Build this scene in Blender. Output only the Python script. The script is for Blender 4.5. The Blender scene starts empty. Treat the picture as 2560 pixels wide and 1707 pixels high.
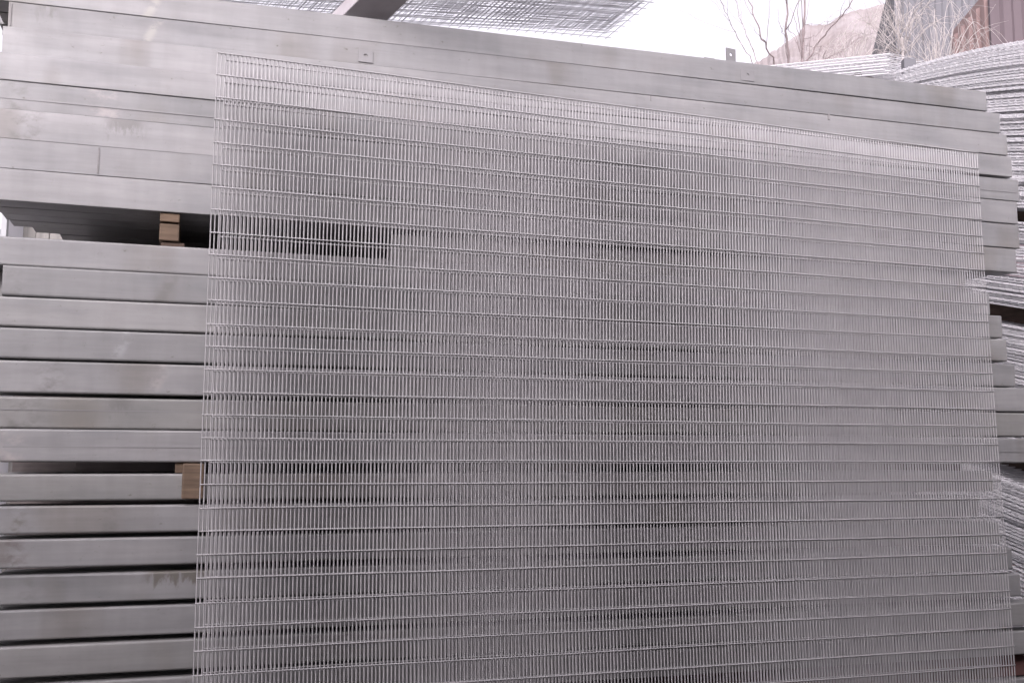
import bpy, math, random
import numpy as np
from mathutils import Vector, Matrix
random.seed(7); rng = np.random.default_rng(7)
sc = bpy.context.scene
COL = sc.collection

# ------------------------------------------------------------------ camera
F, PITCH, ROLL, H = 2536.0, 0.11768, 0.00605, 1.62
cp, sp, cr, sr = math.cos(PITCH), math.sin(PITCH), math.cos(ROLL), math.sin(ROLL)
r0 = np.array([1, 0, 0]); u0 = np.array([0, -sp, cp]); FWD = np.array([0, cp, sp])
RIGHT = cr*r0 + sr*u0; UP = -sr*r0 + cr*u0
cam_d = bpy.data.cameras.new('camera'); cam = bpy.data.objects.new('camera', cam_d); COL.objects.link(cam)
M = Matrix([[RIGHT[i], UP[i], -FWD[i], (0, 0, H)[i]] for i in range(3)] + [[0, 0, 0, 1]])
cam.matrix_world = M
cam_d.sensor_width = 36; cam_d.lens = 36*F/2560; cam_d.clip_end = 2000; cam_d.clip_start = .05
sc.camera = cam
# ------------------------------------------------------------------ light
SUN_EL, SUN_AZ = math.radians(29), math.radians(192)      # azimuth measured from +Y towards +X
w = bpy.data.worlds.new('World'); sc.world = w; w.use_nodes = True
nt = w.node_tree; nt.nodes.clear()
o = nt.nodes.new('ShaderNodeOutputWorld'); bg = nt.nodes.new('ShaderNodeBackground')
sky = nt.nodes.new('ShaderNodeTexSky'); sky.sky_type = 'NISHITA'; sky.sun_disc = False
sky.sun_elevation = SUN_EL; sky.sun_rotation = SUN_AZ; sky.air_density = 1.0; sky.dust_density = 3.5; sky.ozone_density = 1.0
hs = nt.nodes.new('ShaderNodeHueSaturation'); hs.inputs['Saturation'].default_value = .12
tint = nt.nodes.new('ShaderNodeMix'); tint.data_type = 'RGBA'; tint.blend_type = 'MULTIPLY'; tint.inputs[0].default_value = 1
tint.inputs[7].default_value = (1.0, .925, 1.0, 1)
nt.links.new(sky.outputs[0], hs.inputs['Color']); nt.links.new(hs.outputs[0], tint.inputs[6])
nt.links.new(tint.outputs[2], bg.inputs[0]); nt.links.new(bg.outputs[0], o.inputs[0])
bg.inputs[1].default_value = .15
sd = bpy.data.lights.new('sun', 'SUN'); sd.energy = 0.5; sd.angle = math.radians(45); sd.color = (1, .96, .93)
so = bpy.data.objects.new('sun', sd); COL.objects.link(so)
dv = Vector((math.sin(SUN_AZ)*math.cos(SUN_EL), math.cos(SUN_AZ)*math.cos(SUN_EL), math.sin(SUN_EL)))
so.rotation_euler = dv.to_track_quat('Z', 'Y').to_euler(); so.location = (0, 0, 30)      # veiled low sun behind the photographer: a wide soft source
sc.view_settings.view_transform = 'Standard'; sc.view_settings.look = 'None'
sc.view_settings.exposure = 1.15; sc.view_settings.gamma = 1; sc.view_settings.use_curve_mapping = False

# ------------------------------------------------------------------ helpers
def ray(x, y):
    return ((x-1280)/F)*RIGHT + ((853.5-y)/F)*UP + FWD
def on_plane(x, y, p0, yaw):                       # hit a vertical plane through p0 running along yaw
    d = ray(x, y); n = np.array([-math.sin(yaw), math.cos(yaw), 0])
    t = (n @ (np.array(p0) - [0, 0, H]))/(n @ d)
    return np.array([0, 0, H]) + d*t
def at_depth(x, y, Y):
    d = ray(x, y); return np.array([0, 0, H]) + d*(Y/d[1])
def tag(ob, label=None, cat=None, group=None, kind=None):
    if label: ob['label'] = label
    if cat: ob['category'] = cat
    if group: ob['group'] = group
    if kind: ob['kind'] = kind
    return ob
def empty(name, loc=(0, 0, 0)):
    e = bpy.data.objects.new(name, None); e.location = loc; e.empty_display_size = .1; COL.objects.link(e); return e
class MB:
    def __init__(s): s.v = []; s.f = []; s.n = 0
    def add(s, V, Fc):
        s.v.append(np.asarray(V, float)); b = s.n
        s.f += [tuple(i+b for i in q) for q in Fc]; s.n += len(V)
    def tube(s, P, r, k=6, cap=True):
        P = np.asarray(P, float); n = len(P); r = np.broadcast_to(r, (n,))
        T = np.gradient(P, axis=0); T /= np.linalg.norm(T, axis=1)[:, None]+1e-12
        ref = np.array([0, 0, 1.]) if abs(T[0][2]) < .8 else np.array([0, 1., 0])
        A = np.cross(T, ref); A /= np.linalg.norm(A, axis=1)[:, None]; B = np.cross(T, A)
        an = np.arange(k)/k*2*math.pi
        V = (P[:, None]+r[:, None, None]*(np.cos(an)[None, :, None]*A[:, None]+np.sin(an)[None, :, None]*B[:, None])).reshape(-1, 3)
        Fc = [(i*k+j, i*k+(j+1) % k, (i+1)*k+(j+1) % k, (i+1)*k+j) for i in range(n-1) for j in range(k)]
        if cap: Fc += [tuple(range(k))[::-1], tuple((n-1)*k+j for j in range(k))]
        s.add(V, Fc)
    def box(s, c, X, Y, Z):                          # half axes
        c, X, Y, Z = map(lambda a: np.asarray(a, float), (c, X, Y, Z))
        V = [c+a*X+b*Y+d*Z for a in (-1, 1) for b in (-1, 1) for d in (-1, 1)]
        s.add(V, [(0, 1, 3, 2), (4, 6, 7, 5), (0, 4, 5, 1), (2, 3, 7, 6), (0, 2, 6, 4), (1, 5, 7, 3)])
    def build(s, name, mat, parent=None, smooth=False, loc=None, bevel=0):
        me = bpy.data.meshes.new(name); V = np.concatenate(s.v)
        if loc is not None: V = V-np.asarray(loc)
        me.from_pydata(V.tolist(), [], s.f); me.update()
        import bmesh
        bm = bmesh.new(); bm.from_mesh(me); bmesh.ops.recalc_face_normals(bm, faces=bm.faces); bm.to_mesh(me); bm.free()
        if smooth: me.polygons.foreach_set('use_smooth', [True]*len(me.polygons))
        me.materials.append(mat)
        ob = bpy.data.objects.new(name, me); COL.objects.link(ob)
        if loc is not None: ob.location = loc
        if bevel:
            b = ob.modifiers.new('bevel', 'BEVEL'); b.width = bevel; b.segments = 2; b.limit_method = 'ANGLE'
        if parent: ob.parent = parent
        return ob

# ------------------------------------------------------------------ materials
def new_mat(name):
    m = bpy.data.materials.new(name); m.use_nodes = True; t = m.node_tree
    return m, t, t.nodes['Principled BSDF']
def noise(t, scale, detail=3, rough=.6, vec=None, dim=None):
    n = t.nodes.new('ShaderNodeTexNoise'); n.inputs['Scale'].default_value = scale; n.inputs['Detail'].default_value = detail
    n.inputs['Roughness'].default_value = rough
    if vec: t.links.new(vec, n.inputs['Vector'])
    return n
def ramp(t, src, stops):
    r = t.nodes.new('ShaderNodeValToRGB'); t.links.new(src, r.inputs[0])
    e = r.color_ramp.elements
    while len(e) < len(stops): e.new(.5)
    for k, (p, c) in zip(e, stops): k.position = p; k.color = (*c, 1) if len(c) == 3 else c
    return r.outputs[0]
def mul(t, a, b, fac=1.0, mode='MULTIPLY'):
    m = t.nodes.new('ShaderNodeMix'); m.data_type = 'RGBA'; m.blend_type = mode; m.inputs[0].default_value = fac
    if hasattr(a, 'links'): t.links.new(a, m.inputs[6])
    else: m.inputs[6].default_value = (*a, 1)
    if hasattr(b, 'links'): t.links.new(b, m.inputs[7])
    else: m.inputs[7].default_value = (*b, 1)
    return m.outputs[2]
def mul_fac(t, a, col, fac):
    m = t.nodes.new('ShaderNodeMix'); m.data_type = 'RGBA'; t.links.new(fac, m.inputs[0]); t.links.new(a, m.inputs[6]); m.inputs[7].default_value = (*col, 1); return m.outputs[2]
def coords(t, scale=(1, 1, 1), kind='Object', offs_random=True):
    tc = t.nodes.new('ShaderNodeTexCoord'); mp = t.nodes.new('ShaderNodeMapping'); mp.inputs['Scale'].default_value = scale
    t.links.new(tc.outputs[kind], mp.inputs['Vector'])
    if offs_random:
        oi = t.nodes.new('ShaderNodeObjectInfo'); ml = t.nodes.new('ShaderNodeMath'); ml.operation = 'MULTIPLY'; ml.inputs[1].default_value = 37
        t.links.new(oi.outputs['Random'], ml.inputs[0])
        cx = t.nodes.new('ShaderNodeCombineXYZ'); t.links.new(ml.outputs[0], cx.inputs[0]); t.links.new(ml.outputs[0], cx.inputs[2])
        t.links.new(cx.outputs[0], mp.inputs['Location'])
    return mp.outputs[0]

# galvanised sheet steel of the beams: per-beam tone, cloudy zinc, streaks, dirt, white bloom
def galv_beam(stains=(), name='galvanised_steel_beam'):
    m, t, b = new_mat(name)
    oi = t.nodes.new('ShaderNodeObjectInfo')
    tone = ramp(t, oi.outputs['Random'], [(0, (.262, .262, .265)), (.35, (.298, .295, .300)), (.7, (.32, .317, .32)), (1, (.283, .28, .272))])
    cloud = ramp(t, noise(t, 5, 4, .6, coords(t, (.55, 1, 1.6))).outputs[0], [(.28, (.80, .81, .82)), (.5, (.97, .97, .97)), (.72, (1.10, 1.09, 1.09))])
    streak = ramp(t, noise(t, 26, 5, .6, coords(t, (.05, 1, 1))).outputs[0], [(.35, (.89, .89, .89)), (.65, (1.05, 1.05, 1.05))])
    runs = ramp(t, noise(t, 20, 3, .5, coords(t, (1, .15, .15))).outputs[0], [(.35, (.95, .95, .945)), (.6, (1.02, 1.02, 1.02))])
    spots = ramp(t, noise(t, 34, 5, .68, coords(t, (1, 1, 1.3))).outputs[0], [(.24, (.5, .47, .43)), (.33, (.96, .96, .95)), (.40, (1, 1, 1))])
    patch = ramp(t, noise(t, 3.1, 2, .5, coords(t, (1, 1, .35))).outputs[0], [(.57, (1, 1, 1)), (.64, (.88, .86, .83)), (.75, (.74, .70, .65))])
    c = mul(t, mul(t, mul(t, mul(t, mul(t, tone, cloud), streak), runs), spots), patch)
    def mr(src, a, b_):
        n = t.nodes.new('ShaderNodeMapRange'); n.interpolation_type = 'SMOOTHSTEP'; n.inputs[1].default_value = a; n.inputs[2].default_value = b_
        t.links.new(src, n.inputs[0]); return n.outputs[0]
    def mm(a, b_, op='MULTIPLY'):
        n = t.nodes.new('ShaderNodeMath'); n.operation = op; t.links.new(a, n.inputs[0])
        if hasattr(b_, 'links'): t.links.new(b_, n.inputs[1])
        else: n.inputs[1].default_value = b_
        return n.outputs[0]
    for x0, x1, col, kind in stains:                     # stains with a place and shape of their own, local x along the beam
        tc = t.nodes.new('ShaderNodeTexCoord'); sx = t.nodes.new('ShaderNodeSeparateXYZ'); t.links.new(tc.outputs['Object'], sx.inputs[0])
        sl = mm(sx.outputs[0], mm(sx.outputs[2], -.5), 'ADD') if kind == 'smear' else sx.outputs[0]
        e = .012 if kind == 'smear' else .03
        band = mm(mr(sl, x0-e, x0+e), mr(sl, x1+e, x1-e))
        if kind == 'drip':
            nn = noise(t, 42, 4, .6, coords(t, (1, 1, .35), offs_random=False)); up = mm(sx.outputs[2], 5.0)
            k = mr(mm(nn.outputs[0], up, 'ADD'), .48, .66)
        else:
            nn = noise(t, 30, 4, .6, coords(t, (.6, 1, 1), offs_random=False)); k = mr(nn.outputs[0], .38, .58 if kind == 'smear' else .70)
        c = mul_fac(t, c, col, mm(mm(band, k), .5 if kind == 'smear' else .75))
    t.links.new(c, b.inputs['Base Color'])
    b.inputs['Metallic'].default_value = .22
    rr = ramp(t, noise(t, 8, 3, .6, coords(t, (.3, 1, 1))).outputs[0], [(.3, (.42,)*3), (.7, (.62,)*3)])
    t.links.new(rr, b.inputs['Roughness'])
    bp = t.nodes.new('ShaderNodeBump'); bp.inputs['Strength'].default_value = .12; bp.inputs['Distance'].default_value = .003
    t.links.new(noise(t, 7, 3, .5, coords(t, (.25, 1, 1))).outputs[0], bp.inputs['Height']); t.links.new(bp.outputs[0], b.inputs['Normal'])
    return m
def galv_wire(name, c0, c1, metal=.35, rough=.45):
    m, t, b = new_mat(name)
    n = noise(t, 14, 4, .6, coords(t, (1, 1, 1)))
    t.links.new(ramp(t, n.outputs[0], [(.3, c0), (.7, c1)]), b.inputs['Base Color'])
    b.inputs['Metallic'].default_value = metal; b.inputs['Roughness'].default_value = rough
    return m
def timber(name, c0, c1):
    m, t, b = new_mat(name)
    n = noise(t, 18, 5, .65, coords(t, (.25, .25, 2.5)))
    n2 = noise(t, 5, 3, .6, coords(t))
    c = mul(t, ramp(t, n.outputs[0], [(.3, c0), (.7, c1)]), ramp(t, n2.outputs[0], [(.35, (.7, .68, .66)), (.65, (1.08, 1.05, 1.02))]))
    t.links.new(c, b.inputs['Base Color']); b.inputs['Roughness'].default_value = .85
    bp = t.nodes.new('ShaderNodeBump'); bp.inputs['Strength'].default_value = .4; bp.inputs['Distance'].default_value = .004
    t.links.new(n.outputs[0], bp.inputs['Height']); t.links.new(bp.outputs[0], b.inputs['Normal'])
    return m
def rough_mat(name, stops, scale=4, rough=.85, detail=6, sc3=(1, 1, 1), kind='Object', bump=0):
    m, t, b = new_mat(name)
    n = noise(t, scale, detail, .65, coords(t, sc3, kind))
    t.links.new(ramp(t, n.outputs[0], stops), b.inputs['Base Color']); b.inputs['Roughness'].default_value = rough
    if bump:
        bp = t.nodes.new('ShaderNodeBump'); bp.inputs['Strength'].default_value = .6; bp.inputs['Distance'].default_value = bump
        t.links.new(n.outputs[0], bp.inputs['Height']); t.links.new(bp.outputs[0], b.inputs['Normal'])
    return m
MB_BEAM = galv_beam()
M_WIRE = galv_wire('galvanised_panel_wire', (.37, .36, .37), (.46, .45, .46), .1, .6)
M_SHEET = galv_wire('galvanised_sheet_wire', (.60, .60, .62), (.76, .75, .77), .1, .5)
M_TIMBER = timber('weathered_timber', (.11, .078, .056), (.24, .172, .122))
M_OVER = galv_wire('glare_paled_wire', (.70, .70, .73), (.82, .82, .85), .1, .5)  # paler copy of the sheet wire, glare put into the colour
M_TIMBER2 = timber('dark_timber', (.06, .04, .032), (.13, .09, .07))  # darker brown timber tone
M_DARKSTEEL = rough_mat('dark_bearer_steel', [(.3, (.40, .375, .395)), (.7, (.50, .475, .49))], 6, .7)
M_GROUND = rough_mat('yard_dirt', [(.3, (.035, .03, .028)), (.5, (.055, .048, .043)), (.7, (.085, .075, .068))], 1.2, .95, 8, bump=.02)
M_HILL = rough_mat('dry_hillside', [(.25, (.24, .21, .205)), (.45, (.27, .24, .24)), (.6, (.33, .30, .305)), (.8, (.42, .39, .395))], .55, .95, 8, (1, 1, .45))
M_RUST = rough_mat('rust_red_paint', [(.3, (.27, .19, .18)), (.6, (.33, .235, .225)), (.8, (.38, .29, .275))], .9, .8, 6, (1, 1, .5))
M_RUST_SHADE = rough_mat('rust_red_shaded_end', [(.3, (.105, .082, .093)), (.7, (.135, .106, .118))], .8, .75)  # darker face of the rust building, its shade put into the colour
M_SLATE = rough_mat('slate_blue_cladding', [(.3, (.135, .135, .148)), (.7, (.175, .175, .192))], .5, .8, 4, (1, 1, .2))
M_WHITE = rough_mat('white_painted_sheet', [(.3, (.62, .62, .66)), (.7, (.72, .72, .76))], 3, .6)
M_BARK = rough_mat('bare_tree_bark', [(.3, (.20, .165, .165)), (.7, (.30, .25, .25))], 9, .9)
M_STRAW = rough_mat('bleached_dry_stems', [(.3, (.40, .36, .345)), (.7, (.58, .54, .525))], 6, .8)
M_SHADE_SHED = rough_mat('shade_shed_brown', [(.3, (.045, .035, .034)), (.7, (.075, .058, .055))], 1.5, .7)  # brown of the added sheds that shade the stack
M_FRAME = rough_mat('grey_metal_frame', [(.3, (.30, .31, .32)), (.7, (.38, .39, .40))], 5, .6)

# ------------------------------------------------------------------ ground & hill
g = MB(); N = 60; xs = np.sign(np.linspace(-1, 1, N))*np.abs(np.linspace(-1, 1, N))**2.2*450
V = [(x, y, 0.0) for y in xs for x in xs]
g.add(V, [(j*N+i, j*N+i+1, (j+1)*N+i+1, (j+1)*N+i) for j in range(N-1) for i in range(N-1)])
tag(g.build('ground', M_GROUND), kind='structure')
# hill: skyline read from the photograph, built at 55 m with real depth
prof = [(1500, 400), (1700, 290), (1860, 172), (1900, 152), (1940, 128), (1975, 100), (1990, 92), (2010, 66), (2040, 62), (2090, 50), (2120, 34),
        (2160, 22), (2200, 12), (2250, -4), (2330, -60), (2450, -140), (2620, -230), (2900, -330), (3400, -420), (4000, -430)]
hp = np.array(prof, float); cols = np.linspace(1500, 4000, 420)
pts = []
hy = np.interp(cols, hp[:, 0], hp[:, 1])
hn = np.cumsum(rng.normal(0, 1.0, len(cols))); hn -= np.convolve(hn, np.ones(31)/31, 'same'); hy = hy+hn*2.0+rng.normal(0, 1.2, len(cols))
rows = 46; Vh = []
for a, (cx, cy) in enumerate(zip(cols, hy)):
    top = at_depth(cx, cy, 58.0); foot = np.array([top[0]*.62, 36.0, 0.])
    for k in range(rows):
        s = k/(rows-1); p = foot*(1-s)+top*s
        p[2] = top[2]*(s**.8); jit = (1-abs(2*s-1))
        p = p+jit*np.array([0, 1.3*math.sin(a*.21+k*.5)+1.0*math.sin(a*.077-k*.33)+rng.normal(0, .22), 0])
        Vh.append(p)
    for k in range(1, 10):
        s = k/9; Vh.append(np.array([top[0]*(1+.5*s), 58+60*s, top[2]*(1-s)*1.0+(.8 if k < 9 else -.2)*0]))
R2 = rows+9
hm = MB(); hm.add(Vh, [(i*R2+k, (i+1)*R2+k, (i+1)*R2+k+1, i*R2+k+1) for i in range(len(cols)-1) for k in range(R2-1)])
tag(hm.build('hill', M_HILL), kind='structure')

# ------------------------------------------------------------------ the leaning mesh panels
PAN = dict(x=-1.00204, y=3.29577, z=1.36666+H, yaw=.34608, lean=.02007, side=-.00439, a0=.1207, a1=-.00423, b0=-.05637, b1=.02107)
PX, PY, NW, NR = 3.27/243, .0762, 243, 39
def psurf(i, k, off=0.0):
    p = PAN; P0 = np.array([p['x'], p['y'], p['z']]); yw = p['yaw']
    u = np.array([math.cos(yw), math.sin(yw), 0]); n = np.array([-math.sin(yw), math.cos(yw), 0])
    v = np.array([0, 0, -1.])*math.cos(p['lean'])-n*math.sin(p['lean'])
    uu = u*math.cos(p['side'])+v*math.sin(p['side']); vv = v*math.cos(p['side'])-u*math.sin(p['side'])
    s, t = i/NW, k/NR
    wv = (p['a0']*(1-s)+p['a1']*s)*t*(1-t)*4+(p['b0']*(1-s)+p['b1']*s)*t*(1-t)*(1-2*t)*4
    return P0+uu*i*PX+vv*k*PY+n*(wv+off)
def mesh_panel(i0, i1, k0, offf, label, drop=0.0, seed=1):
    rg = np.random.default_rng(seed)
    root = empty('wire_mesh_panel', psurf((i0+i1)/2, NR, offf(.5, 1)))
    tag(root, label, 'mesh panel', 'welded mesh panels leaning on the beam stack')
    rl = root.location
    R = .0024
    vw = MB()
    n = int(round(i1-i0))
    kk = np.linspace(0, NR, 19)
    for a in range(n+1):
        i = i0+a+rg.normal(0, .02); ph = rg.uniform(0, 6.28); am = abs(rg.normal(0, .010))
        P = [psurf(i+am*math.sin(k*.25+ph), k+k0, offf((a/n), k/NR)) for k in kk]
        vw.tube(P, R, 6)
    o1 = vw.build('upright_wires', M_WIRE, smooth=True, loc=list(rl)); o1.parent = root; o1.location = (0, 0, 0)
    hw = MB()
    for k in range(NR+1):
        ex0, ex1 = abs(rg.normal(.15, .12)), abs(rg.normal(.15, .12)); ph = rg.uniform(0, 6.28); dk = rg.normal(0, .012)
        ii = np.linspace(i0-ex0, i0+n+ex1, 40)
        P = [psurf(i, k+k0+dk+.010*math.sin(i*.06+ph), offf((i-i0)/n, k/NR)-2*R*.92) for i in ii]
        hw.tube(P, R*1.03, 6)
    o2 = hw.build('cross_wires', M_WIRE, smooth=True, loc=list(rl)); o2.parent = root; o2.location = (0, 0, 0)
    return root
mesh_panel(0, 243, 0, lambda s, t: 0.0, 'frontmost welded wire mesh panel, fine close uprights, nearest the camera', seed=3)
mesh_panel(2.6, 239.6, .04, lambda s, t: .05*(1-s)+.034*s, 'second wire mesh panel standing close behind the frontmost one, its left edge showing through', seed=4)

# ------------------------------------------------------------------ the beam stack
BYAW = .303; BP = (.536, 4.05, 0)
BU = np.array([math.cos(BYAW), math.sin(BYAW), 0]); BN = np.array([-math.sin(BYAW), math.cos(BYAW), 0])
def sz(x, y):
    p = on_plane(x, y, BP, BYAW); return (p-np.array(BP)) @ BU, p[2]
def ring(wd, ht, r, seg=3):
    out = []
    for cx, cz, a0 in ((wd/2-r, ht/2-r, 0), (-wd/2+r, ht/2-r, 90), (-wd/2+r, -ht/2+r, 180), (wd/2-r, -ht/2+r, 270)):
        for k in range(seg+1):
            a = math.radians(a0+90*k/seg); out.append((cx+r*math.cos(a), cz+r*math.sin(a)))
    return out
def beam_mesh(name, L, wd, ht, r=.006, wall=.0035, nseg=14, wob=0.0014):
    O = ring(wd, ht, r); I = ring(wd-2*wall, ht-2*wall, max(r-wall, .001)); n = len(O)
    mb = MB(); V = []; ph = random.uniform(0, 6.28); ph2 = random.uniform(0, 6.28)
    for s in range(nseg+1):
        x = -L/2+L*s/nseg; dy = wob*math.sin(x*2.1+ph); dz = wob*.8*math.sin(x*1.3+ph2)
        V += [(x, y+dy, z+dz) for y, z in O]+[(x, y+dy, z+dz) for y, z in I]
    Fc = []
    for s in range(nseg):
        b, c = s*2*n, (s+1)*2*n
        for j in range(n):
            k = (j+1) % n
            Fc.append((b+j, b+k, c+k, c+j)); Fc.append((b+n+j, c+n+j, c+n+k, b+n+k))
    for b, fl in ((0, 0), (nseg*2*n, 1)):
        for j in range(n):
            k = (j+1) % n; Fc.append((b+j, b+n+j, b+n+k, b+k) if not fl else (b+j, b+k, b+n+k, b+n+j))
    mb.add(V, Fc)
    me = bpy.data.meshes.new(name); me.from_pydata([tuple(v) for v in mb.v[0]], [], mb.f); me.update()
    me.materials.append(MB_BEAM)
    return me
def beam(s0, z0, s1, z1, ht, wd, back, label, group, r=.006):
    L = s1-s0; c = np.array(BP)+BU*(s0+s1)/2+BN*(wd/2+back); c[2] = (z0+z1)/2
    ob = bpy.data.objects.new('steel_beam', beam_mesh('steel_beam', L, wd, ht, r)); COL.objects.link(ob)
    X = Vector((*(BU[:2]*L), z1-z0)).normalized(); Yv = Vector(BN); Zv = X.cross(Yv).normalized()
    Rm = Matrix((X, Yv, Zv)).transposed().to_4x4(); Rm.translation = Vector(c)
    ob.matrix_world = Rm
    return tag(ob, label, 'steel beam', group, 'thing')
# (top, bottom) at x=250 ; (xr, top, bottom) ; left end px ; right end px ; front offset m ; look
ORD = ['topmost', 'second', 'third', 'fourth', 'fifth', 'sixth', 'seventh', 'eighth']
BUND = {
 'upper': [((-33, 27), (2466, 228, 279), -30, 2466, .000, 'light grey, its right end set furthest back above the others'),
           ((27.5, 92), (2500, 283, 333), 19, 2500, .003, 'pale grey with a small bolted tab on its face'),
           ((92, 156.5), (2517, 335, 390), 4, 2517, .001, 'pale grey, half covered by the top edge of the mesh panels'),
           ((157, 222.5), (2529, 392, 444), -40, 2529, -.001, 'palest grey, clean faced'),
           ((223, 294), (2547, 450, 503), -60, 2547, .004, 'greyer with scuffed streaks'),
           ((294, 365), (2544, 504, 561), -50, 2544, .002, 'pale grey with dark spots near its left end'),
           ((365, 439), (2548, 562, 622), -45, 2548, .001, 'grey with an upright weld seam'),
           ((439, 517), (2541, 623, 681), -70, 2541, .003, 'pale grey, lying directly over the open gap with the timber block')],
 'middle': [((606, 673.5), (2474, 735, 788), -60, 2474, .000, 'warm grey, directly under the open gap with the timber block'),
            ((676, 745), (2505, 789, 845), 5, 2505, .002, 'grey with a chipped left end'),
            ((752.5, 820.5), (2514, 849, 903), -50, 2514, .000, 'grey with a bright upper edge'),
            ((828, 899), (2534, 911, 966), -80, 2534, .002, 'grey with a slanting pale smear'),
            ((907, 986), (2560, 972, 1027), -50, 2630, .001, 'grey with a pinkish chalky patch'),
            ((995, 1070.5), (2560, 1034.5, 1090), -60, 2600, .003, 'grey with a long lengthwise rib mark'),
            ((1076, 1151.5), (2560, 1096, 1157), -40, 2590, .000, 'grey, lowest of its bundle, over the narrow dark gap')],
 'lower': [((1184.5, 1249), (2560, 1177, 1226), -60, 2478, .000, 'dull grey, just below the narrow dark gap'),
           ((1262.5, 1329.5), (2560, 1238, 1288), -40, 2440, .002, 'dull grey with a faint brown stain'),
           ((1344, 1412), (2560, 1303, 1355), -60, 2490, .001, 'grey with brown specks at its left end'),
           ((1431, 1501), (2520, 1368, 1421), -50, 2520, .000, 'grey with dripping brown stains beside the mesh panel'),
           ((1517.5, 1588), (2541, 1433, 1489), -60, 2541, .003, 'plain grey with a bright top edge'),
           ((1605, 1679), (2560, 1503, 1560), -50, 2620, .001, 'grey with a short white scratch'),
           ((1698.5, 1774), (2560, 1573, 1630), -60, 2600, .002, 'grey, cut by the bottom edge of the photo')]}
SUF = {'upper': 'upper', 'middle': 'middle', 'lower': 'lower'}
beams = {}; zinfo = {}
WD = .10
for bn, lst in BUND.items():
    for q, ((t0, b0), (xr, t1, b1), xl, xe, off, look) in enumerate(lst):
        sA, zt = sz(250, t0); _, zb = sz(250, b0); sB, zt1 = sz(xr, t1); _, zb1 = sz(xr, b1)
        ht = ((zt-zb)+(zt1-zb1))/2-{'upper': .0001, 'middle': -.0035, 'lower': -.0025}[bn]; zc0, zc1 = (zt+zb)/2, (zt1+zb1)/2
        s0 = sz(xl, (t0+b0)/2)[0]; s1 = sz(xe, (t1+b1)/2)[0]
        sl = (zc1-zc0)/(sB-sA); z0 = zc0+sl*(s0-sA); z1 = zc1+sl*(s1-sB)
        g = f'steel beams of the {bn} bundle'
        r = .003 if bn == 'upper' else .007
        lab = f'{ORD[q]} front beam of the {bn} bundle: {look}' if q else f'topmost front beam of the {bn} bundle: {look}'
        lab = ' '.join(lab.split()[:16]).rstrip(',:')
        off = off*.3 if bn == 'upper' else off
        off -= {'upper': 0, 'middle': .0025*q, 'lower': .012+.003*q}[bn]
        beams[bn, q] = beam(s0, z0, s1, z1, ht, WD, off, lab, g, r)
        zinfo[bn, q] = (s0, z0, s1, z1, ht)
        nrear = 5 if (bn, q) in (('upper', 7), ('upper', 0), ('middle', 0), ('middle', 6), ('lower', 0), ('lower', 6)) else 1
        for k in range(1, nrear+1):
            ds0 = random.uniform(-.05, .05)+(.035*k if (bn, q) == ('upper', 7) else 0); ds1 = -random.uniform(0, .08)-.02*k
            beam(s0+ds0, z0-.0005, s1+ds1, z1-.0005, ht-.001, WD, k*(WD+.004)+random.uniform(0, .003),
                 f'grey steel beam {["", "one row", "two rows", "three rows", "four rows", "five rows"][k]} behind the {ORD[q]} front beam of the {bn} bundle', f'rear row steel beams of the {bn} bundle', r)
# lowest bundle down to the ground, below the photo's bottom edge
z_low = zinfo['lower', 6][1]-zinfo['lower', 6][4]/2
zz = z_low-.105
q = 0
while zz-.1 > .08:
    s0, _, s1, _, _ = zinfo['lower', 5]
    beam(s0, zz-.05, s1, zz-.05, .098, WD, .002*q, 'grey steel beam at the foot of the stack under the lowest timber', 'steel beams at the foot of the stack', .007)
    for k in (1, 2, 3): beam(s0+.02*k, zz-.05, s1-.03*k, zz-.05, .098, WD, .104*k, 'grey steel beam at the foot of the stack under the lowest timber', 'steel beams at the foot of the stack', .007)
    zz -= .108; q += 1
z_foot = zz

# loose beam shoved into the upper gap behind the mesh
s_a, s_b = sz(985, 560)[0], sz(2425, 700)[0]
def gapz(s):
    a, b = zinfo['upper', 7], zinfo['middle', 0]
    return (a[1]+(a[3]-a[1])*(s-a[0])/(a[2]-a[0])-a[4]/2, b[1]+(b[3]-b[1])*(s-b[0])/(b[2]-b[0])+b[4]/2)
(ta, ba), (tb, bb) = gapz(s_a), gapz(s_b)
hh_ = min(ta-ba, tb-bb)-.004
beam(s_a, ba+hh_/2+.001, s_b, bb+hh_/2+.001, hh_, .06, .035, 'loose steel beam pushed into the upper gap, seen only through the mesh', None, .007)
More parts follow.
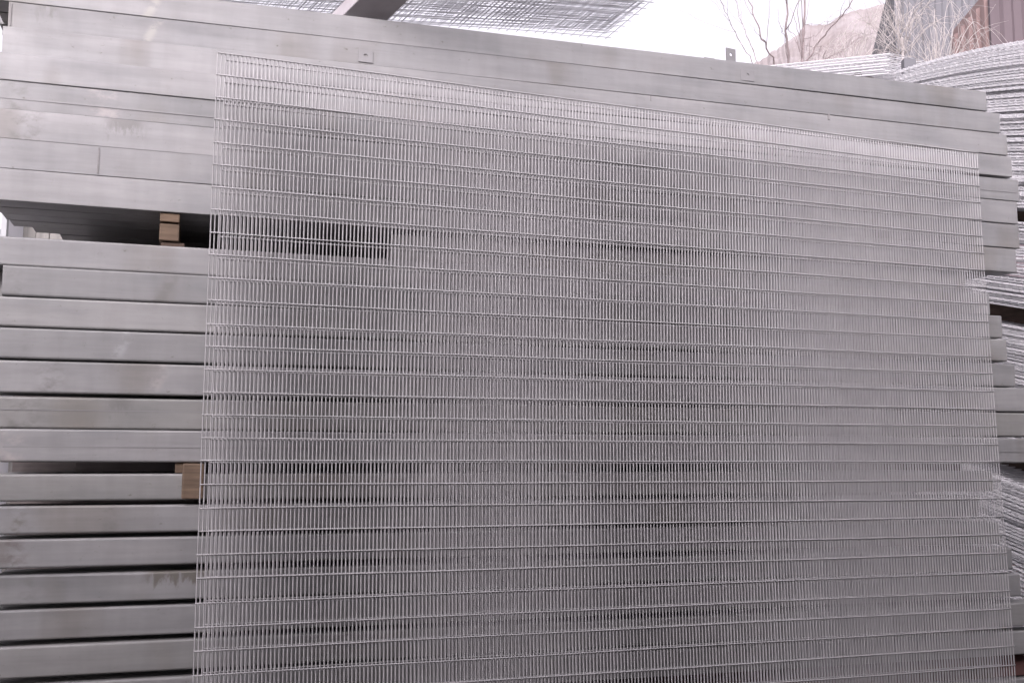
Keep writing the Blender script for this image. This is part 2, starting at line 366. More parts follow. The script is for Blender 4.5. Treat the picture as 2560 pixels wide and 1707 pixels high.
# parts of individual beams: tabs, seams
def plate_on(parent, x, y, wpx, hpx, thick=.004, hole=True, stand=0.0, name='bolt_tab', back=0.0, tilt=0.0):
    p = on_plane(x, y, BP, BYAW); sA = sz(x-wpx/2, y)[0]; sB = sz(x+wpx/2, y)[0]; hz = abs(sz(x, y-hpx/2)[1]-sz(x, y+hpx/2)[1])
    wd = abs(sB-sA); X = BU*math.cos(tilt)-BN*math.sin(tilt); Nn = np.cross(X, [0, 0, 1.]); Nn = Nn if Nn @ BN < 0 else -Nn   # Nn towards the camera
    base = p+(-BN)*(stand-back)
    mb = MB(); n = 16; rr = min(wd, hz)*.15
    ang = np.arange(n)/n*2*math.pi
    def sq(a):
        c, s = math.cos(a), math.sin(a); k = 1/max(abs(c), abs(s)); return c*k*wd/2, s*k*hz/2
    outer = [sq(a) for a in ang]; inner = [(rr*math.cos(a), rr*math.sin(a)+hz*.05) for a in ang] if hole else [(0.0005*math.cos(a), .0005*math.sin(a)) for a in ang]
    V = []
    for d in (0, thick):
        V += [base+X*a+np.array([0, 0, b])+Nn*d for a, b in outer]+[base+X*a+np.array([0, 0, b])+Nn*d for a, b in inner]
    Fc = []
    for j in range(n):
        k = (j+1) % n
        Fc += [(j, k, n+k, n+j), (2*n+j, 3*n+j, 3*n+k, 2*n+k), (j, 2*n+j, 2*n+k, k), (n+j, n+k, 3*n+k, 3*n+j)]
    mb.add(V, Fc)
    ob = mb.build(name, M_TAB, None)
    mw = parent.matrix_world.copy(); ob.parent = parent; ob.matrix_parent_inverse = mw.inverted()
    return ob
M_TAB = galv_wire('galvanised_tab', (.235, .231, .235), (.27, .265, .27), .25, .5)
M_SEAM = rough_mat('dull_weld_line', [(.3, (.20, .19, .19)), (.7, (.32, .31, .31))], 20, .7)
def strip(parent, x, y0, y1, wpx, mat, name, proud=.0012):
    a = on_plane(x, y0, BP, BYAW); b = on_plane(x, y1, BP, BYAW); wd = abs(sz(x+wpx/2, y0)[0]-sz(x-wpx/2, y0)[0])
    mb = MB(); c = (a+b)/2-BN*proud/2; mb.box(c, BU*wd/2, BN*proud/2, [0, 0, abs(a[2]-b[2])/2])
    ob = mb.build(name, mat); mw = parent.matrix_world.copy(); ob.parent = parent; ob.matrix_parent_inverse = mw.inverted(); return ob
plate_on(beams['upper', 1], 914, 142, 36, 30, thick=.003, tilt=.03, stand=.0005)
plate_on(beams['upper', 0], 1868, 190, 33, 26, thick=.003, tilt=.04, stand=.0005)
plate_on(beams['upper', 0], 1835, 133, 26, 34, back=.03, tilt=-.15)
plate_on(beams['upper', 0], 1787, 139, 26, 8, back=.05, hole=False, name='flat_tab')
strip(beams['upper', 2], 2072, 286, 300, 5, M_SEAM, 'slot_mark', .003)
strip(beams['upper', 6], 246, 370, 434, 4, M_SEAM, 'weld_seam')
strip(beams['upper', 2], 1627, 240, 252, 2, M_SEAM, 'weld_seam')
strip(beams['upper', 1], 27, 9, 64, 3, M_SEAM, 'weld_seam')
strip(beams['middle', 1], 15, 682, 690, 2.5, M_SEAM, 'slot_mark', .001)

for key, fz in ((('middle', 5), .08), (('middle', 6), -.05), (('upper', 4), -.12)):
    s0, z0, s1, z1, ht = zinfo[key]; ob = beams[key]; mb = MB()
    mb.box((0, -WD/2-.0002, ht*fz), ((s1-s0)*.497, 0, 0), (0, .0010, 0), (0, 0, .0016))
    rb = mb.build('rib_line', M_TAB); rb.parent = ob
def stain(key, items):
    ob = beams[key]; s0, z0, s1, z1, ht = zinfo[key]; y = {'upper': 250, 'middle': 950, 'lower': 1450}[key[0]]
    lst = [(sz(a, y)[0]-(s0+s1)/2, sz(b, y)[0]-(s0+s1)/2, col, kd) for a, b, col, kd in items]
    ob.data.materials[0] = galv_beam(lst, 'galvanised_steel_beam_stained')
BR = (.13, .115, .095); PK = (.42, .385, .38); GR = (.17, .165, .16)
stain(('lower', 3), [(368, 520, BR, 'drip'), (60, 90, GR, 'blot')])
stain(('lower', 2), [(-5, 60, (.15, .125, .12), 'blot')])
stain(('lower', 1), [(20, 60, BR, 'blot'), (255, 280, GR, 'blot')])
stain(('middle', 4), [(380, 412, PK, 'smear'), (95, 160, GR, 'blot')])
stain(('middle', 3), [(285, 315, (.40, .40, .42), 'smear'), (55, 62, GR, 'blot')])
stain(('middle', 5), [(275, 330, GR, 'drip'), (20, 110, GR, 'blot')])
stain(('middle', 6), [(0, 70, PK, 'blot')])
stain(('middle', 1), [(8, 40, GR, 'blot'), (395, 420, GR, 'smear')])
stain(('upper', 0), [(362, 385, (.42, .405, .37), 'smear')])
stain(('upper', 1), [(362, 385, (.42, .405, .37), 'smear'), (80, 130, GR, 'drip')])
stain(('upper', 4), [(10, 70, GR, 'blot'), (225, 300, PK, 'blot')])
stain(('upper', 5), [(20, 110, GR, 'blot'), (270, 360, GR, 'drip')])
# timber bearers in the gaps
def bearer(x, y0, y1, wpx, front, depth, label, mat=M_TIMBER, name='timber_bearer', group='timber bearers between the beam bundles', skew=0.0, chamfer=.004):
    s0, za = sz(x-wpx/2, y0); s1, _ = sz(x+wpx/2, y0); _, zb = sz(x, y1)
    D = BN+BU*skew
    mb = MB(); c = np.array(BP)+BU*(s0+s1)/2+D*(front+depth/2); c[2] = (za+zb)/2
    mb.box((0, 0, 0), BU*(s1-s0)/2, D*depth/2, [0, 0, (za-zb)/2])
    ob = mb.build(name, mat, bevel=chamfer); ob.location = c
    return tag(ob, label, 'timber', group)
bearer(425, 529.5, 553, 50, .012, .52, 'light brown timber offcut wedged on top in the upper gap left of the mesh')
bearer(424, 555, 599, 50, .018, .5, 'light brown square timber below the offcut in the upper gap left of the mesh')
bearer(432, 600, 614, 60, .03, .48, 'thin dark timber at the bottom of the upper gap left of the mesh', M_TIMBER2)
def gapy(x, a, b):                                       # gap between two beams at image x
    s = sz(x, 800)[0]; out = []
    for key, sgn in ((a, -1), (b, 1)):
        s0, z0, s1, z1, ht = zinfo[key]; out.append(z0+(z1-z0)*(s-s0)/(s1-s0)+sgn*ht/2)
    return s, out[0], out[1]
def gap_bearer(x, a, b, wd, front, depth, label, mat):
    s, zt, zb = gapy(x, a, b); zt -= .001; zb += .001
    mb = MB(); mb.box((0, 0, 0), BU*wd/2, BN*depth/2, [0, 0, (zt-zb)/2]); c = np.array(BP)+BU*s+BN*(front+depth/2); c[2] = (zt+zb)/2
    ob = mb.build('timber_bearer', mat, bevel=.004); ob.location = c; return tag(ob, label, 'timber', 'timber bearers between the beam bundles')
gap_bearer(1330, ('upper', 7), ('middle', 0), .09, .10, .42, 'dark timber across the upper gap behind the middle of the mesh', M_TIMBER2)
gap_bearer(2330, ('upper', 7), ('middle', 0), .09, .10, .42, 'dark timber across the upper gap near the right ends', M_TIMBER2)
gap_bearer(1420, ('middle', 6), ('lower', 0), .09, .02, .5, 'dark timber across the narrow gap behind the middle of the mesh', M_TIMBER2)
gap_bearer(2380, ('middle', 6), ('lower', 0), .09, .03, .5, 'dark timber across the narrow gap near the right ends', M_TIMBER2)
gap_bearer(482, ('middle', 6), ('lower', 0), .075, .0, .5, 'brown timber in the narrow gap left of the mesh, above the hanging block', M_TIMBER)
bearer(484, 1158, 1246, 54, -.040, .037, 'brown timber block standing in front of the beam below the narrow gap', chamfer=.006)
for sx, lab in ((-1.3, 'left'), (0, 'middle'), (1.6, 'right')):
    mb = MB(); mb.box((0, 0, 0), BU*.06, BN*.3, [0, 0, .049]); c = np.array(BP)+BU*sx+BN*.32; c[2] = z_low-.053
    ob = mb.build('timber_bearer', M_TIMBER2, bevel=.004); ob.location = c; tag(ob, f'dark timber under the lower bundle at the {lab} of the stack', 'timber', 'timber bearers between the beam bundles')
    mb = MB(); mb.box((0, 0, 0), BU*.08, BN*.35, [0, 0, z_foot/2+.003]); c = np.array(BP)+BU*sx+BN*.3; c[2] = z_foot/2
    ob = mb.build('timber_bearer', M_TIMBER2, bevel=.004); ob.location = c; tag(ob, f'dark timber on the ground under the {lab} of the stack', 'timber', 'timber bearers between the beam bundles')
mb = MB(); mb.box((0, 0, 0), BU*2.0, BN*.05, [0, 0, .046]); c = np.array(BP)+BU*.25+BN*.075; c[2] = z_low-.055
ob = mb.build('timber_bearer', rough_mat('maroon_stained_timber', [(.3, (.07, .03, .03)), (.7, (.12, .055, .05))], 8, .8), bevel=.005); ob.location = c
tag(ob, 'dark maroon timber running lengthwise under the lower bundle, bottom right corner', 'timber', 'timber bearers between the beam bundles')

# ------------------------------------------------------------------ mesh sheets resting above the stack
E = np.array([1.225, -1.08, .635]); E /= np.linalg.norm(E)                  # towards the viewer, rising
O = at_depth(1512, 93, 5.35)
TA = at_depth(640, 38, 4.55)-O; TA /= np.linalg.norm(TA)
def top_sheet(dz, sh, seed, lab=None, a1=3.6, b1=2.1, pa=.055, pb=.05):
    rg = np.random.default_rng(seed); mb = MB(); R = .0018
    def S(a, b): return O+np.array([0, 0, dz])+TA*(a+sh)+E*b+np.array([0, 0, .03*math.sin(a*1.3+seed)*b+.012*math.sin(b*3+a*2+seed)])
    for a in np.arange(0, a1, pa):
        a += rg.normal(0, .003); mb.tube([S(a, b) for b in np.linspace(-.02, b1, 12)], R, 4)
    for b in np.arange(0, b1, pb):
        b += rg.normal(0, .002); mb.tube([S(a, b)+np.array([0, 0, -.004]) for a in np.linspace(-.02, a1, 24)], R, 4)
    c = O+np.array([0, 0, dz]); ob = mb.build('mesh_sheet', M_OVER, loc=c)
    return tag(ob, lab or 'galvanised mesh sheet overhead in the sagging pile on top of the beams', 'mesh sheet', 'mesh sheets piled on top of the beam stack')
for k in range(7): top_sheet(.018*k, random.uniform(-.03, .03), k, 'lowest galvanised mesh sheet overhead, resting on the dark plank above the beams' if k == 0 else None)
for k in range(4): top_sheet(.40+.018*k, -.25+random.uniform(-.05, .05), 20+k)
# dark bearer under those sheets
A = on_plane(917, 42, (BP[0]+BN[0]*.02, BP[1]+BN[1]*.02, 0), BYAW)
Z3 = np.cross(BU, E); Z3 /= np.linalg.norm(Z3)
if Z3[2] < 0: Z3 = -Z3
mb = MB(); mb.box((0, 0, 0), BU*.085, E*.55, Z3*.035)
ob = mb.build('support_beam', M_DARKSTEEL, bevel=.004); ob.location = A+E*.42+Z3*.035
tag(ob, 'dark grey plank poking out under the overhead mesh sheets', 'plank')

# ------------------------------------------------------------------ the tall pile of mesh sheets on the right
FD = np.array([-.397, .918, 0.]); IN = np.array([.918, .397, 0.]); PR = np.array([.506*5.6, 5.6, 0.])
yl = np.array([90, 130, 200, 300, 410, 550, 700, 950, 1200, 1400, 1640, 1800]); yL = np.array([165, 190, 240, 318, 408, 530, 662, 884, 1100, 1275, 1485, 1625])
def face_pt(x, y):
    n = IN; d = ray(x, y); t = (n @ (PR-[0, 0, H]))/(n @ d); return np.array([0, 0, H])+d*t
def pile_sheet(yR, label, group, seed, shift=0.0, bow=0.0, RB=.006):
    rg = np.random.default_rng(seed); pR = face_pt(2560, yR); pL = face_pt(2272, np.interp(yR, yl, yL))
    tL = (pL-pR) @ FD; zR, zL = pR[2], pL[2]; ext = 1.1
    j = rg.normal(0, .004, 2); j2 = rg.normal(0, .003, 2)
    def S(t, d):                     # t along face (0 at frame edge), d inward
        s = t/tL; z = zR+(zL-zR)*s+bow*s*(1-s)*4+j2[0]*.6+.0008*math.sin(t*5+seed)
        p = PR+FD*t+IN*(d+shift+j[0]); p = p.copy(); p[2] = z; return p
    mb = MB(); R = .0026
    mb.tube([S(t, .0) for t in np.linspace(-ext, tL+j[1], 16)], RB, 5)
    mb.tube([S(t, .003)+[0, 0, .0068] for t in np.linspace(-ext, tL+j[1], 16)], RB*.6, 4)
    for d in (.07, .2, .45): mb.tube([S(t, d) for t in np.linspace(-ext, tL+j[1], 12)], R, 4)
    for t in np.arange(-ext+rg.uniform(0, .03), tL, .045):
        mb.tube([S(t, -.013)+[0, 0, .005], S(t, .5)+[0, 0, .005]], .0032, 4)
    c = S(0, .2); ob = mb.build('mesh_sheet', M_SHEET, loc=c)
    return tag(ob, label, 'mesh sheet', group)
bundles = [(92, 512, 'topmost, bowed', 7.2), (552, 775, 'second', 7.6), (822, 1165, 'third', 8.4), (1222, 1700, 'lowest', 9.4)]
sd_ = 100
for a, b, nm, st in bundles:
    y = a
    while y < b:
        bow = .014*max(0, 1-(y-90)/260.) if nm.startswith('top') else 0
        first = y == a; last = y+st*1.13 >= b; nb = nm.split(',')[0]
        pile_sheet(y, f'uppermost galvanised mesh sheet of the {nb} bundle in the tall right hand pile' if first else f'bottom galvanised mesh sheet of the {nb} bundle in the tall right hand pile' if last else f'galvanised mesh sheet in the {nm.split(",")[0]} bundle of the tall right hand pile', f'mesh sheets in the {nm.split(",")[0]} bundle of the right hand pile', sd_, random.uniform(-.008, .01), bow, {'t': .0038, 's': .0036, 'h': .0034, 'l': .0032}['h' if nm == 'third' else nm[0]])
        sd_ += 1; y += st*(1+random.uniform(-.07, .07))+(3.5 if random.random() < .06 else 0)
# bearers in that pile
for (y0, y1) in ((520, 546), (783, 815), (1176, 1215)):
    for t in (-.35, 1.0):
        pR = face_pt(2560, y0); pB = face_pt(2560, y1)
        pL = face_pt(2272, np.interp(y0, yl, yL)); tL = (pL-pR) @ FD; sl = (pL[2]-pR[2])/tL
        mb = MB(); mb.box((0, 0, 0), FD*.05, IN*.25, [0, 0, (pR[2]-pB[2])/2]); c = PR+FD*t+IN*.3; c[2] = (pR[2]+pB[2])/2+sl*t
        ob = mb.build('timber_bearer', M_TIMBER2, bevel=.004); ob.location = c
        nm = {520: 'top', 783: 'second', 1176: 'third'}[y0]
        tag(ob, f'dark timber under the {nm} bundle of the right hand mesh pile, {"near" if t < 0 else "far"} end', 'timber', 'timber bearers in the right hand mesh pile')

for (y0, y1, nm) in ((520, 546, 'top'), (783, 815, 'second'), (1176, 1215, 'third')):  # bars added at the back of the gaps to keep them dark
    pR = face_pt(2560, y0); pB = face_pt(2560, y1); pL = face_pt(2272, np.interp(y0, yl, yL)); tL = (pL-pR) @ FD; sl = (pL[2]-pR[2])/tL
    X = FD+np.array([0, 0, sl]); mb = MB(); mb.box((0, 0, 0), X*.88, IN*.04, [0, 0, (pR[2]-pB[2])/2+.02]); c = PR+FD*-.05+IN*.42; c[2] = (pR[2]+pB[2])/2-.05*sl
    ob = mb.build('timber_bearer', M_TIMBER2, bevel=.004); ob.location = c
    tag(ob, f'added bar darkening the gap under the {nm} bundle of the right hand mesh pile', 'timber', 'timber bearers in the right hand mesh pile')

# ------------------------------------------------------------------ smaller pile behind
PB = np.array([.384*7.2, 7.2, 0.]); FB = np.array([-.66, .75, 0.]); IB = np.array([.75, .66, 0.])
zc = at_depth(2252, 138, 7.2)[2]
def far_sheet(dz, seed):
    rg = np.random.default_rng(seed); mb = MB(); R = .0026; jx = rg.normal(0, .008); jy = rg.normal(0, .012)
    def S(t, d):
        p = PB+FB*(t+jy)+IB*(d+jx); p[2] = zc-dz+.205*t+.16*d+.001*math.sin(t*4+seed); return p
    mb.tube([S(t, 0) for t in np.linspace(0, 2.6, 8)], .006, 5)
    for d in (.06, .25, .5): mb.tube([S(t, d) for t in np.linspace(0, 2.6, 8)], R, 4)
    for t in np.arange(0.005, 2.6, .05): mb.tube([S(t, 0)+[0, 0, .005], S(t, .8)+[0, 0, .005]], R, 4)
    ob = mb.build('mesh_sheet', M_SHEET, loc=PB+[0, 0, zc-dz])
    tag(ob, 'galvanised mesh sheet in the smaller pile behind, left of the tall pile', 'mesh sheet', 'mesh sheets in the smaller rear pile')
dz = 0; k = 0
while dz < .62:
    if not (.155 < dz < .20): far_sheet(dz, 400+k)
    dz += .019*(1+random.uniform(-.1, .2)); k += 1
mb = MB(); mb.box((0, 0, 0), FB*.05, IB*.35, [0, 0, .02]); ob = mb.build('timber_bearer', M_TIMBER2, bevel=.004); ob.location = PB+FB*.3+IB*.4+np.array([0, 0, zc-.178+.06+.06])
tag(ob, 'dark timber inside the smaller rear pile of mesh sheets', 'timber')
a = at_depth(2256, 150, 6.9); b = at_depth(2286, 150, 6.9)  # dark upright stands in for the shade between the two piles
mb = MB(); w_ = (b[0]-a[0])/2; mb.box((0, 0, 0), (w_, 0, 0), (0, .03, 0), (0, 0, a[2]/2)); ob = mb.build('gap_shade_post', M_SLATE, bevel=.004); ob.location = ((a[0]+b[0])/2, 6.9, a[2]/2)
tag(ob, 'dark upright added for the shaded gap between the smaller rear pile and the tall mesh pile', 'post')
# rack carrying the rear pile
fr = empty('storage_rack', PB+FB*1.2); tag(fr, 'plain steel rack standing under the smaller rear pile of mesh sheets', 'rack')
for (a, b) in ((.1, .1), (.1, .7), (2.4, .1), (2.4, .7)):
    top = zc-.64+.205*a+.16*b; mb = MB(); mb.box((0, 0, 0), FB*.04, IB*.04, [0, 0, top/2]); l = mb.build('leg', M_DARKSTEEL, fr)
    l.location = Vector(PB+FB*a+IB*b)-fr.location+Vector((0, 0, top/2))
for b in (.1, .7):
    mb = MB(); P0 = PB+FB*0+IB*b; P1 = PB+FB*2.5+IB*b; P0[2] = zc-.655+.16*b; P1[2] = zc-.655+.205*2.5+.16*b
    mb.tube([P0, P1], .03, 6); rl_ = mb.build('rail', M_DARKSTEEL, loc=list(fr.location)); rl_.parent = fr; rl_.location = (0, 0, 0)

# ------------------------------------------------------------------ buildings / stacked containers behind
def corrugated(P0, P1, z0, z1, mat, name, parent, pitch=.28, dep=.035, nrm=None):
    P0, P1 = np.array(P0, float), np.array(P1, float); L = np.linalg.norm(P1-P0); u = (P1-P0)/L
    n = np.array([u[1], -u[0], 0]) if nrm is None else np.array(nrm)
    prof = []; x = 0
    while x < L:
        for dx, dd in ((0, 0), (.35, 0), (.5, 1), (.85, 1)):
            if x+dx*pitch < L: prof.append((x+dx*pitch, dd*dep))
        x += pitch
    prof.append((L, 0)); V = []
    for a, d in prof: p = P0+u*a+n*d; V += [(p[0], p[1], z0), (p[0], p[1], z1)]
    mb = MB(); mb.add(V, [(2*i, 2*i+2, 2*i+3, 2*i+1) for i in range(len(prof)-1)])
    ob = mb.build(name, mat, loc=list(parent.location)); ob.parent = parent; ob.location = (0, 0, 0); return ob
def block(name, label, cat, corner, dA, lA, dB, lB, z, matA, matB, zA_slope=0):
    root = empty(name, (corner[0], corner[1], 0)); tag(root, label, cat)
    c = np.array([corner[0], corner[1], 0.]); dA = np.array([*dA, 0.]); dB = np.array([*dB, 0.])
    dA /= np.linalg.norm(dA); dB /= np.linalg.norm(dB)
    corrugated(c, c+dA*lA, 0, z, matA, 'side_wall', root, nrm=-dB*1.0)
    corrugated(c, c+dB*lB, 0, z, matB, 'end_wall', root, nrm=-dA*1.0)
    mb = MB(); q = [c, c+dA*lA, c+dA*lA+dB*lB, c+dB*lB]
    V = [(p[0], p[1], z+h) for h in (0.0, .12) for p in q]
    mb.add(V, [(0, 1, 2, 3), (4, 7, 6, 5), (0, 4, 5, 1), (1, 5, 6, 2), (2, 6, 7, 3), (3, 7, 4, 0)])
    o1 = mb.build('roof', matA, loc=list(root.location)); o1.parent = root; o1.location = (0, 0, 0)
    mb = MB()
    mb.box((c[0], c[1], z/2), dA*.03, dB*.03, (0, 0, z/2)); e = c+dA*lA; mb.box((e[0], e[1], z/2), dA*.03, dB*.03, (0, 0, z/2))
    o2 = mb.build('corner_post', matB, loc=list(root.location)); o2.parent = root; o2.location = (0, 0, 0)
    # back walls
    mb = MB(); V = [(p[0], p[1], h) for p in (c+dA*lA, c+dA*lA+dB*lB, c+dB*lB) for h in (0, z)]
    mb.add(V, [(0, 2, 3, 1), (2, 4, 5, 3)]); o3 = mb.build('rear_wall', matB, loc=list(root.location)); o3.parent = root; o3.location = (0, 0, 0)
    return root
pc = at_depth(2477, 2, 13.0); pe = at_depth(2380, 30, 14.4)
zt = at_depth(2477, -12, 13.0)[2]
block('rust_red_building', 'rust red metal clad building with shade coloured into its end wall, behind the mesh piles', 'building', pc[:2], (pe-pc)[:2], float(np.linalg.norm((pe-pc)[:2])), (.8, -.12), 5.0, zt, M_RUST, M_RUST_SHADE)
pc = at_depth(2392, -60, 19.0)
zt = at_depth(2245, 2, 21)[2]
block('slate_blue_building', 'grey blue clad building partly hidden by pale dry twigs', 'building', at_depth(2238, 0, 20.5)[:2], (.97, -.05), 5.5, (.25, 1), 6.0, zt+.35, M_SLATE, M_SLATE)

# white panel building and pale wall glimpsed through the upper gap on the left
rt = empty('site_cabin', (at_depth(10, 560, 9.0)[0], 9.0, 0)); tag(rt, 'pale site cabin glimpsed through the upper gap at the left edge', 'cabin')
a = at_depth(24, 500, 9.0); b = at_depth(24, 590, 9.0)
mb = MB(); mb.box((a[0]-1.5, 9.6, 2.2), (1.5, 0, 0), (0, .6, 0), (0, 0, 2.2)); c_ = mb.build('wall', M_WHITE, loc=list(rt.location)); c_.parent = rt; c_.location = (0, 0, 0)
mb = MB(); mb.box((a[0]-.02, 8.985, 2.6), (.025, 0, 0), (0, .02, 0), (0, 0, 1.85)); mb.box((a[0]-1.5, 8.985, b[2]+.035), (1.45, 0, 0), (0, .018, 0), (0, 0, .025))
c_ = mb.build('trim', M_FRAME, loc=list(rt.location)); c_.parent = rt; c_.location = (0, 0, 0)
rt = empty('board_fence', (at_depth(60, 560, 9.3)[0], 9.3, 0)); tag(rt, 'grey upright board fence glimpsed through the upper gap beside the cabin', 'fence')
x0 = at_depth(27, 560, 9.3)[0]
M_BOARD = rough_mat('weathered_grey_board', [(.3, (.16, .155, .15)), (.7, (.30, .29, .27))], 3, .9, 5, (6, 1, .3))
mb = MB()
for k in range(26):
    hgt = 4.3+random.uniform(-.05, .05); mb.box((x0+.06+k*.125, 9.3+random.uniform(-.006, .006), hgt/2), (.059, 0, 0), (0, .012, 0), (0, 0, hgt/2))
c_ = mb.build('boards', M_BOARD, loc=list(rt.location)); c_.parent = rt; c_.location = (0, 0, 0)
mb = MB(); mb.box((x0+1.6, 9.34, 1.2), (1.6, 0, 0), (0, .02, 0), (0, 0, .05)); mb.box((x0+1.6, 9.34, 3.4), (1.6, 0, 0), (0, .02, 0), (0, 0, .05))
c_ = mb.build('rail', M_DARKSTEEL, loc=list(rt.location)); c_.parent = rt; c_.location = (0, 0, 0)

# unseen dark sheds added behind the camera to shade the foot of the stack
SC = np.array(BP)-BN*5.0; SC[2] = 0
for (s0_, s1_, hh, nm) in ((-7.5, -.9, 4.2, 'low'), (-.88, 1.38, 4.05, 'plain'), (1.4, 8.0, 4.0, 'projecting')):
    fwd = BN*(1.35 if nm == 'projecting' else 0)
    P0 = SC+BU*s0_+fwd; P1 = SC+BU*s1_+fwd; mid = (P0+P1)/2
    rt = empty('shade_shed', mid); tag(rt, f'{nm} brown corrugated shed added unseen across the aisle to shade the beam stack', 'shed')
    corrugated(P0, P1, 0, hh, M_SHADE_SHED, 'wall', rt, nrm=BN)
    for nm2, cc, hz_, d_ in (('body', hh/2, hh/2-.01, 1.5), ('roof', hh+.06, .05, 1.65)):
        mb = MB(); c = mid-BN*(1.56); c[2] = cc; mb.box(c, BU*((s1_-s0_)/2-(.02 if nm2 == 'body' else 0)), BN*d_, (0, 0, hz_)); c_ = mb.build(nm2, M_SHADE_SHED, loc=list(rt.location)); c_.parent = rt; c_.location = (0, 0, 0)
# unseen boards added behind the stack to keep sky light out of the gaps
BOARD0, BOARD1 = sz(150, 800)[0], sz(2440, 800)[0]
M_BLOCK_BOARD = timber('dark_block_board', (.13, .115, .115), (.19, .17, .17))
for a_, b_, top_, off_, nm in ((BOARD0, -.40, 3.2, .72, 'left'), (-.45, .84, 3.2, .745, 'middle'), (.80, BOARD1, 3.2, .72, 'right'), (sz(-40, 800)[0], BOARD0+.05, 2.1, .745, 'low far left')):
    mb = MB(); mb.box((0, 0, 0), BU*(b_-a_)/2, BN*.009, [0, 0, top_/2]); c = np.array(BP)+BU*(a_+b_)/2+BN*off_; c[2] = top_/2
    ob = mb.build('light_block_board', M_BLOCK_BOARD, bevel=.002); ob.location = c; tag(ob, f'dark board added to block light behind the {nm} part of the beam stack', 'board', 'light-blocking boards added behind the stack')


# ------------------------------------------------------------------ bare tree
def px(x, y, Y): return at_depth(x, y, Y)
TY = 13.5
tr = empty('bare_tree', (px(1995, 400, TY)[0], TY, 0)); tag(tr, 'bare winter tree with thin upright branches against the white sky', 'tree')
tk = MB(); base = np.array([px(1995, 400, TY)[0], TY, 0.]); fork = px(1994, 420, TY)
tk.tube([base, base*.4+fork*.6+[.05, 0, 0], fork], [.08, .06, .045], 9)
o_ = tk.build('trunk', M_BARK, smooth=True, loc=list(tr.location)); o_.parent = tr; o_.location = (0, 0, 0)
br = MB()
def limb(pts, r0, r1, depth=2, jit=.012, twigs=5, seed=0):
    rg = np.random.default_rng(seed); P = [np.array(p, float) for p in pts]
    # resample
    Q = []
    for a, b in zip(P[:-1], P[1:]):
        for s in np.linspace(0, 1, 6)[:-1]: Q.append(a+(b-a)*s)
    Q.append(P[-1]); Q = np.array(Q); Q[1:-1] += rg.normal(0, jit, (len(Q)-2, 3))
    br.tube(Q, np.linspace(r0, r1, len(Q))*.42, 6 if r0 > .012 else 4)
    if depth <= 0: return
    L = np.linalg.norm(Q[-1]-Q[0])
    for k in range(twigs):
        i = rg.integers(len(Q)//4, len(Q)-1); p = Q[i]; d = Q[min(i+1, len(Q)-1)]-Q[i-1]; d /= np.linalg.norm(d)+1e-9
        side = rg.normal(0, 1, 3); side -= d*(side @ d); side /= np.linalg.norm(side)
        dd = d*.75+side*rg.uniform(.35, .9)+np.array([0, 0, .25]); dd /= np.linalg.norm(dd); l = L*rg.uniform(.15, .4)
        rr = (r0+(r1-r0)*i/len(Q))*.45
        limb([p, p+dd*l*.5+rg.normal(0, .03, 3), p+dd*l], max(rr, .003), .0022, depth-1, jit*.7, max(2, twigs-2), int(rg.integers(1e6)))
D = lambda a: (a-1995)*.0
B = [([(1994, 420), (1972, 155), (1966, 60), (1961, -60), (1960, -260)], .05, .014, 1),
     ([(1994, 420), (2005, 170), (2010, 70), (2012, -80), (2020, -260)], .055, .015, 2),
     ([(2000, 300), (2008, 165), (2045, 110), (2090, 58), (2132, 8), (2190, -110)], .035, .012, 3),
     ([(1985, 350), (1935, 160), (1905, 95), (1885, 40), (1868, -10), (1840, -180)], .035, .009, 4),
     ([(1985, 380), (1897, 158), (1872, 100), (1850, 40), (1830, -40)], .018, .006, 5),
     ([(1985, 390), (1881, 154), (1845, 95), (1812, 30), (1780, -40)], .018, .006, 6),
     ([(1970, 155), (1962, 95), (1950, 60), (1945, 20)], .012, .004, 7),
     ([(2006, 130), (1990, 105), (1965, 70)], .010, .004, 8),
     ([(2008, 96), (2040, 92), (2070, 60), (2095, 55)], .010, .004, 9),
     ([(2010, 62), (2040, 60), (2075, 55), (2110, 40)], .008, .003, 10),
     ([(2050, 155), (2100, 130), (2150, 95), (2200, 75)], .012, .004, 11),
     ([(2008, 115), (2070, 118), (2130, 117)], .006, .003, 12)]
for pts, a, b, sd2 in B:
    limb([px(x, y, TY+.25*math.sin(sd2*2.1+i)) for i, (x, y) in enumerate(pts)], a, b, 1, .010, 5, sd2)
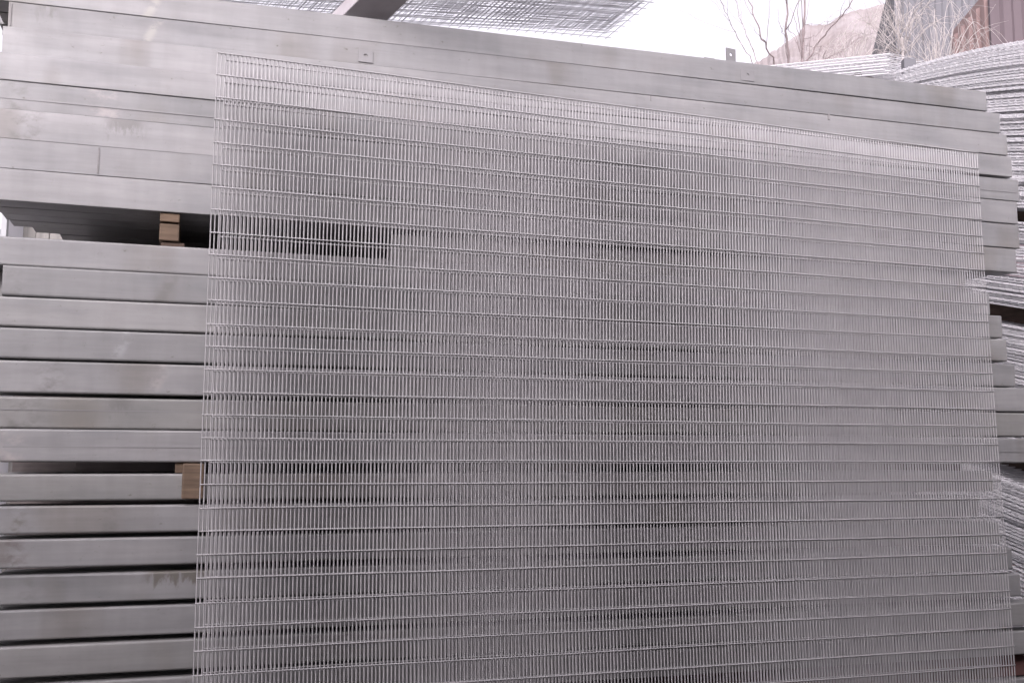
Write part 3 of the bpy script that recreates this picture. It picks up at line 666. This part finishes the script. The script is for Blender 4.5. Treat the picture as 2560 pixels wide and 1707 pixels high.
o_ = br.build('branches', M_BARK, smooth=True, loc=list(tr.location)); o_.parent = tr; o_.location = (0, 0, 0)

# ------------------------------------------------------------------ pale dry shrubs with arching twigs
def shrub(cx, cy, Y, n, spread, rise, label, seed, r=.005, droop=1.0):
    rg = np.random.default_rng(seed); c = px(cx, cy, Y); root = empty('dry_shrub', (c[0], Y, 0)); tag(root, label, 'shrub')
    st = MB(); st.tube([(c[0], Y, 0), (c[0]+.03, Y, c[2]*.5), tuple(c)], [.04, .03, .014], 8)
    s1 = st.build('trunk', M_STRAW, smooth=True, loc=list(root.location)); s1.parent = root; s1.location = (0, 0, 0)
    mb = MB()
    for k in range(n):
        a = rg.uniform(0, 2*math.pi); R = spread*rg.uniform(.25, 1); h = rise*rg.uniform(.5, 1.1)
        d = np.array([math.cos(a), .6*math.sin(a), 0]); P = []
        st0 = c+np.array([rg.normal(0, .06), rg.normal(0, .06), rg.uniform(-.25, .1)])
        for s in np.linspace(0, 1, 12): P.append(st0+d*R*s**.85+np.array([0, 0, h*math.sin(min(1, s*1.15)*math.pi*.62)-droop*h*1.3*s**3])+rg.normal(0, .006, 3))
        mb.tube(P, np.linspace(r*rg.uniform(.7, 1.4), r*.3, 12), 4)
        for q in range(3):
            i = rg.integers(3, 10); e = P[i]; dd = (P[i+1]-P[i-1]); dd /= np.linalg.norm(dd); dd = dd+rg.normal(0, .45, 3); l = rg.uniform(.15, .5)*spread*.5
            mb.tube([e, e+dd*l*.5, e+dd*l+np.array([0, 0, -.12*l])], [r*.5, r*.4, r*.25], 4)
    s2 = mb.build('stems', M_STRAW, smooth=True, loc=list(root.location)); s2.parent = root; s2.location = (0, 0, 0)
shrub(2255, 95, 11.5, 45, 1.2, .7, 'pale bleached shrub with drooping twigs in front of the grey blue building', 51, .0038)
shrub(2345, 210, 10.5, 40, 1.0, 1.1, 'pale shrub of long arching twigs before the rust red building', 52, .0034, 1.0)
shrub(2130, 190, 16, 45, 1.5, .8, 'low tangled dry shrub against the hillside right of the bare tree', 53, .0045)
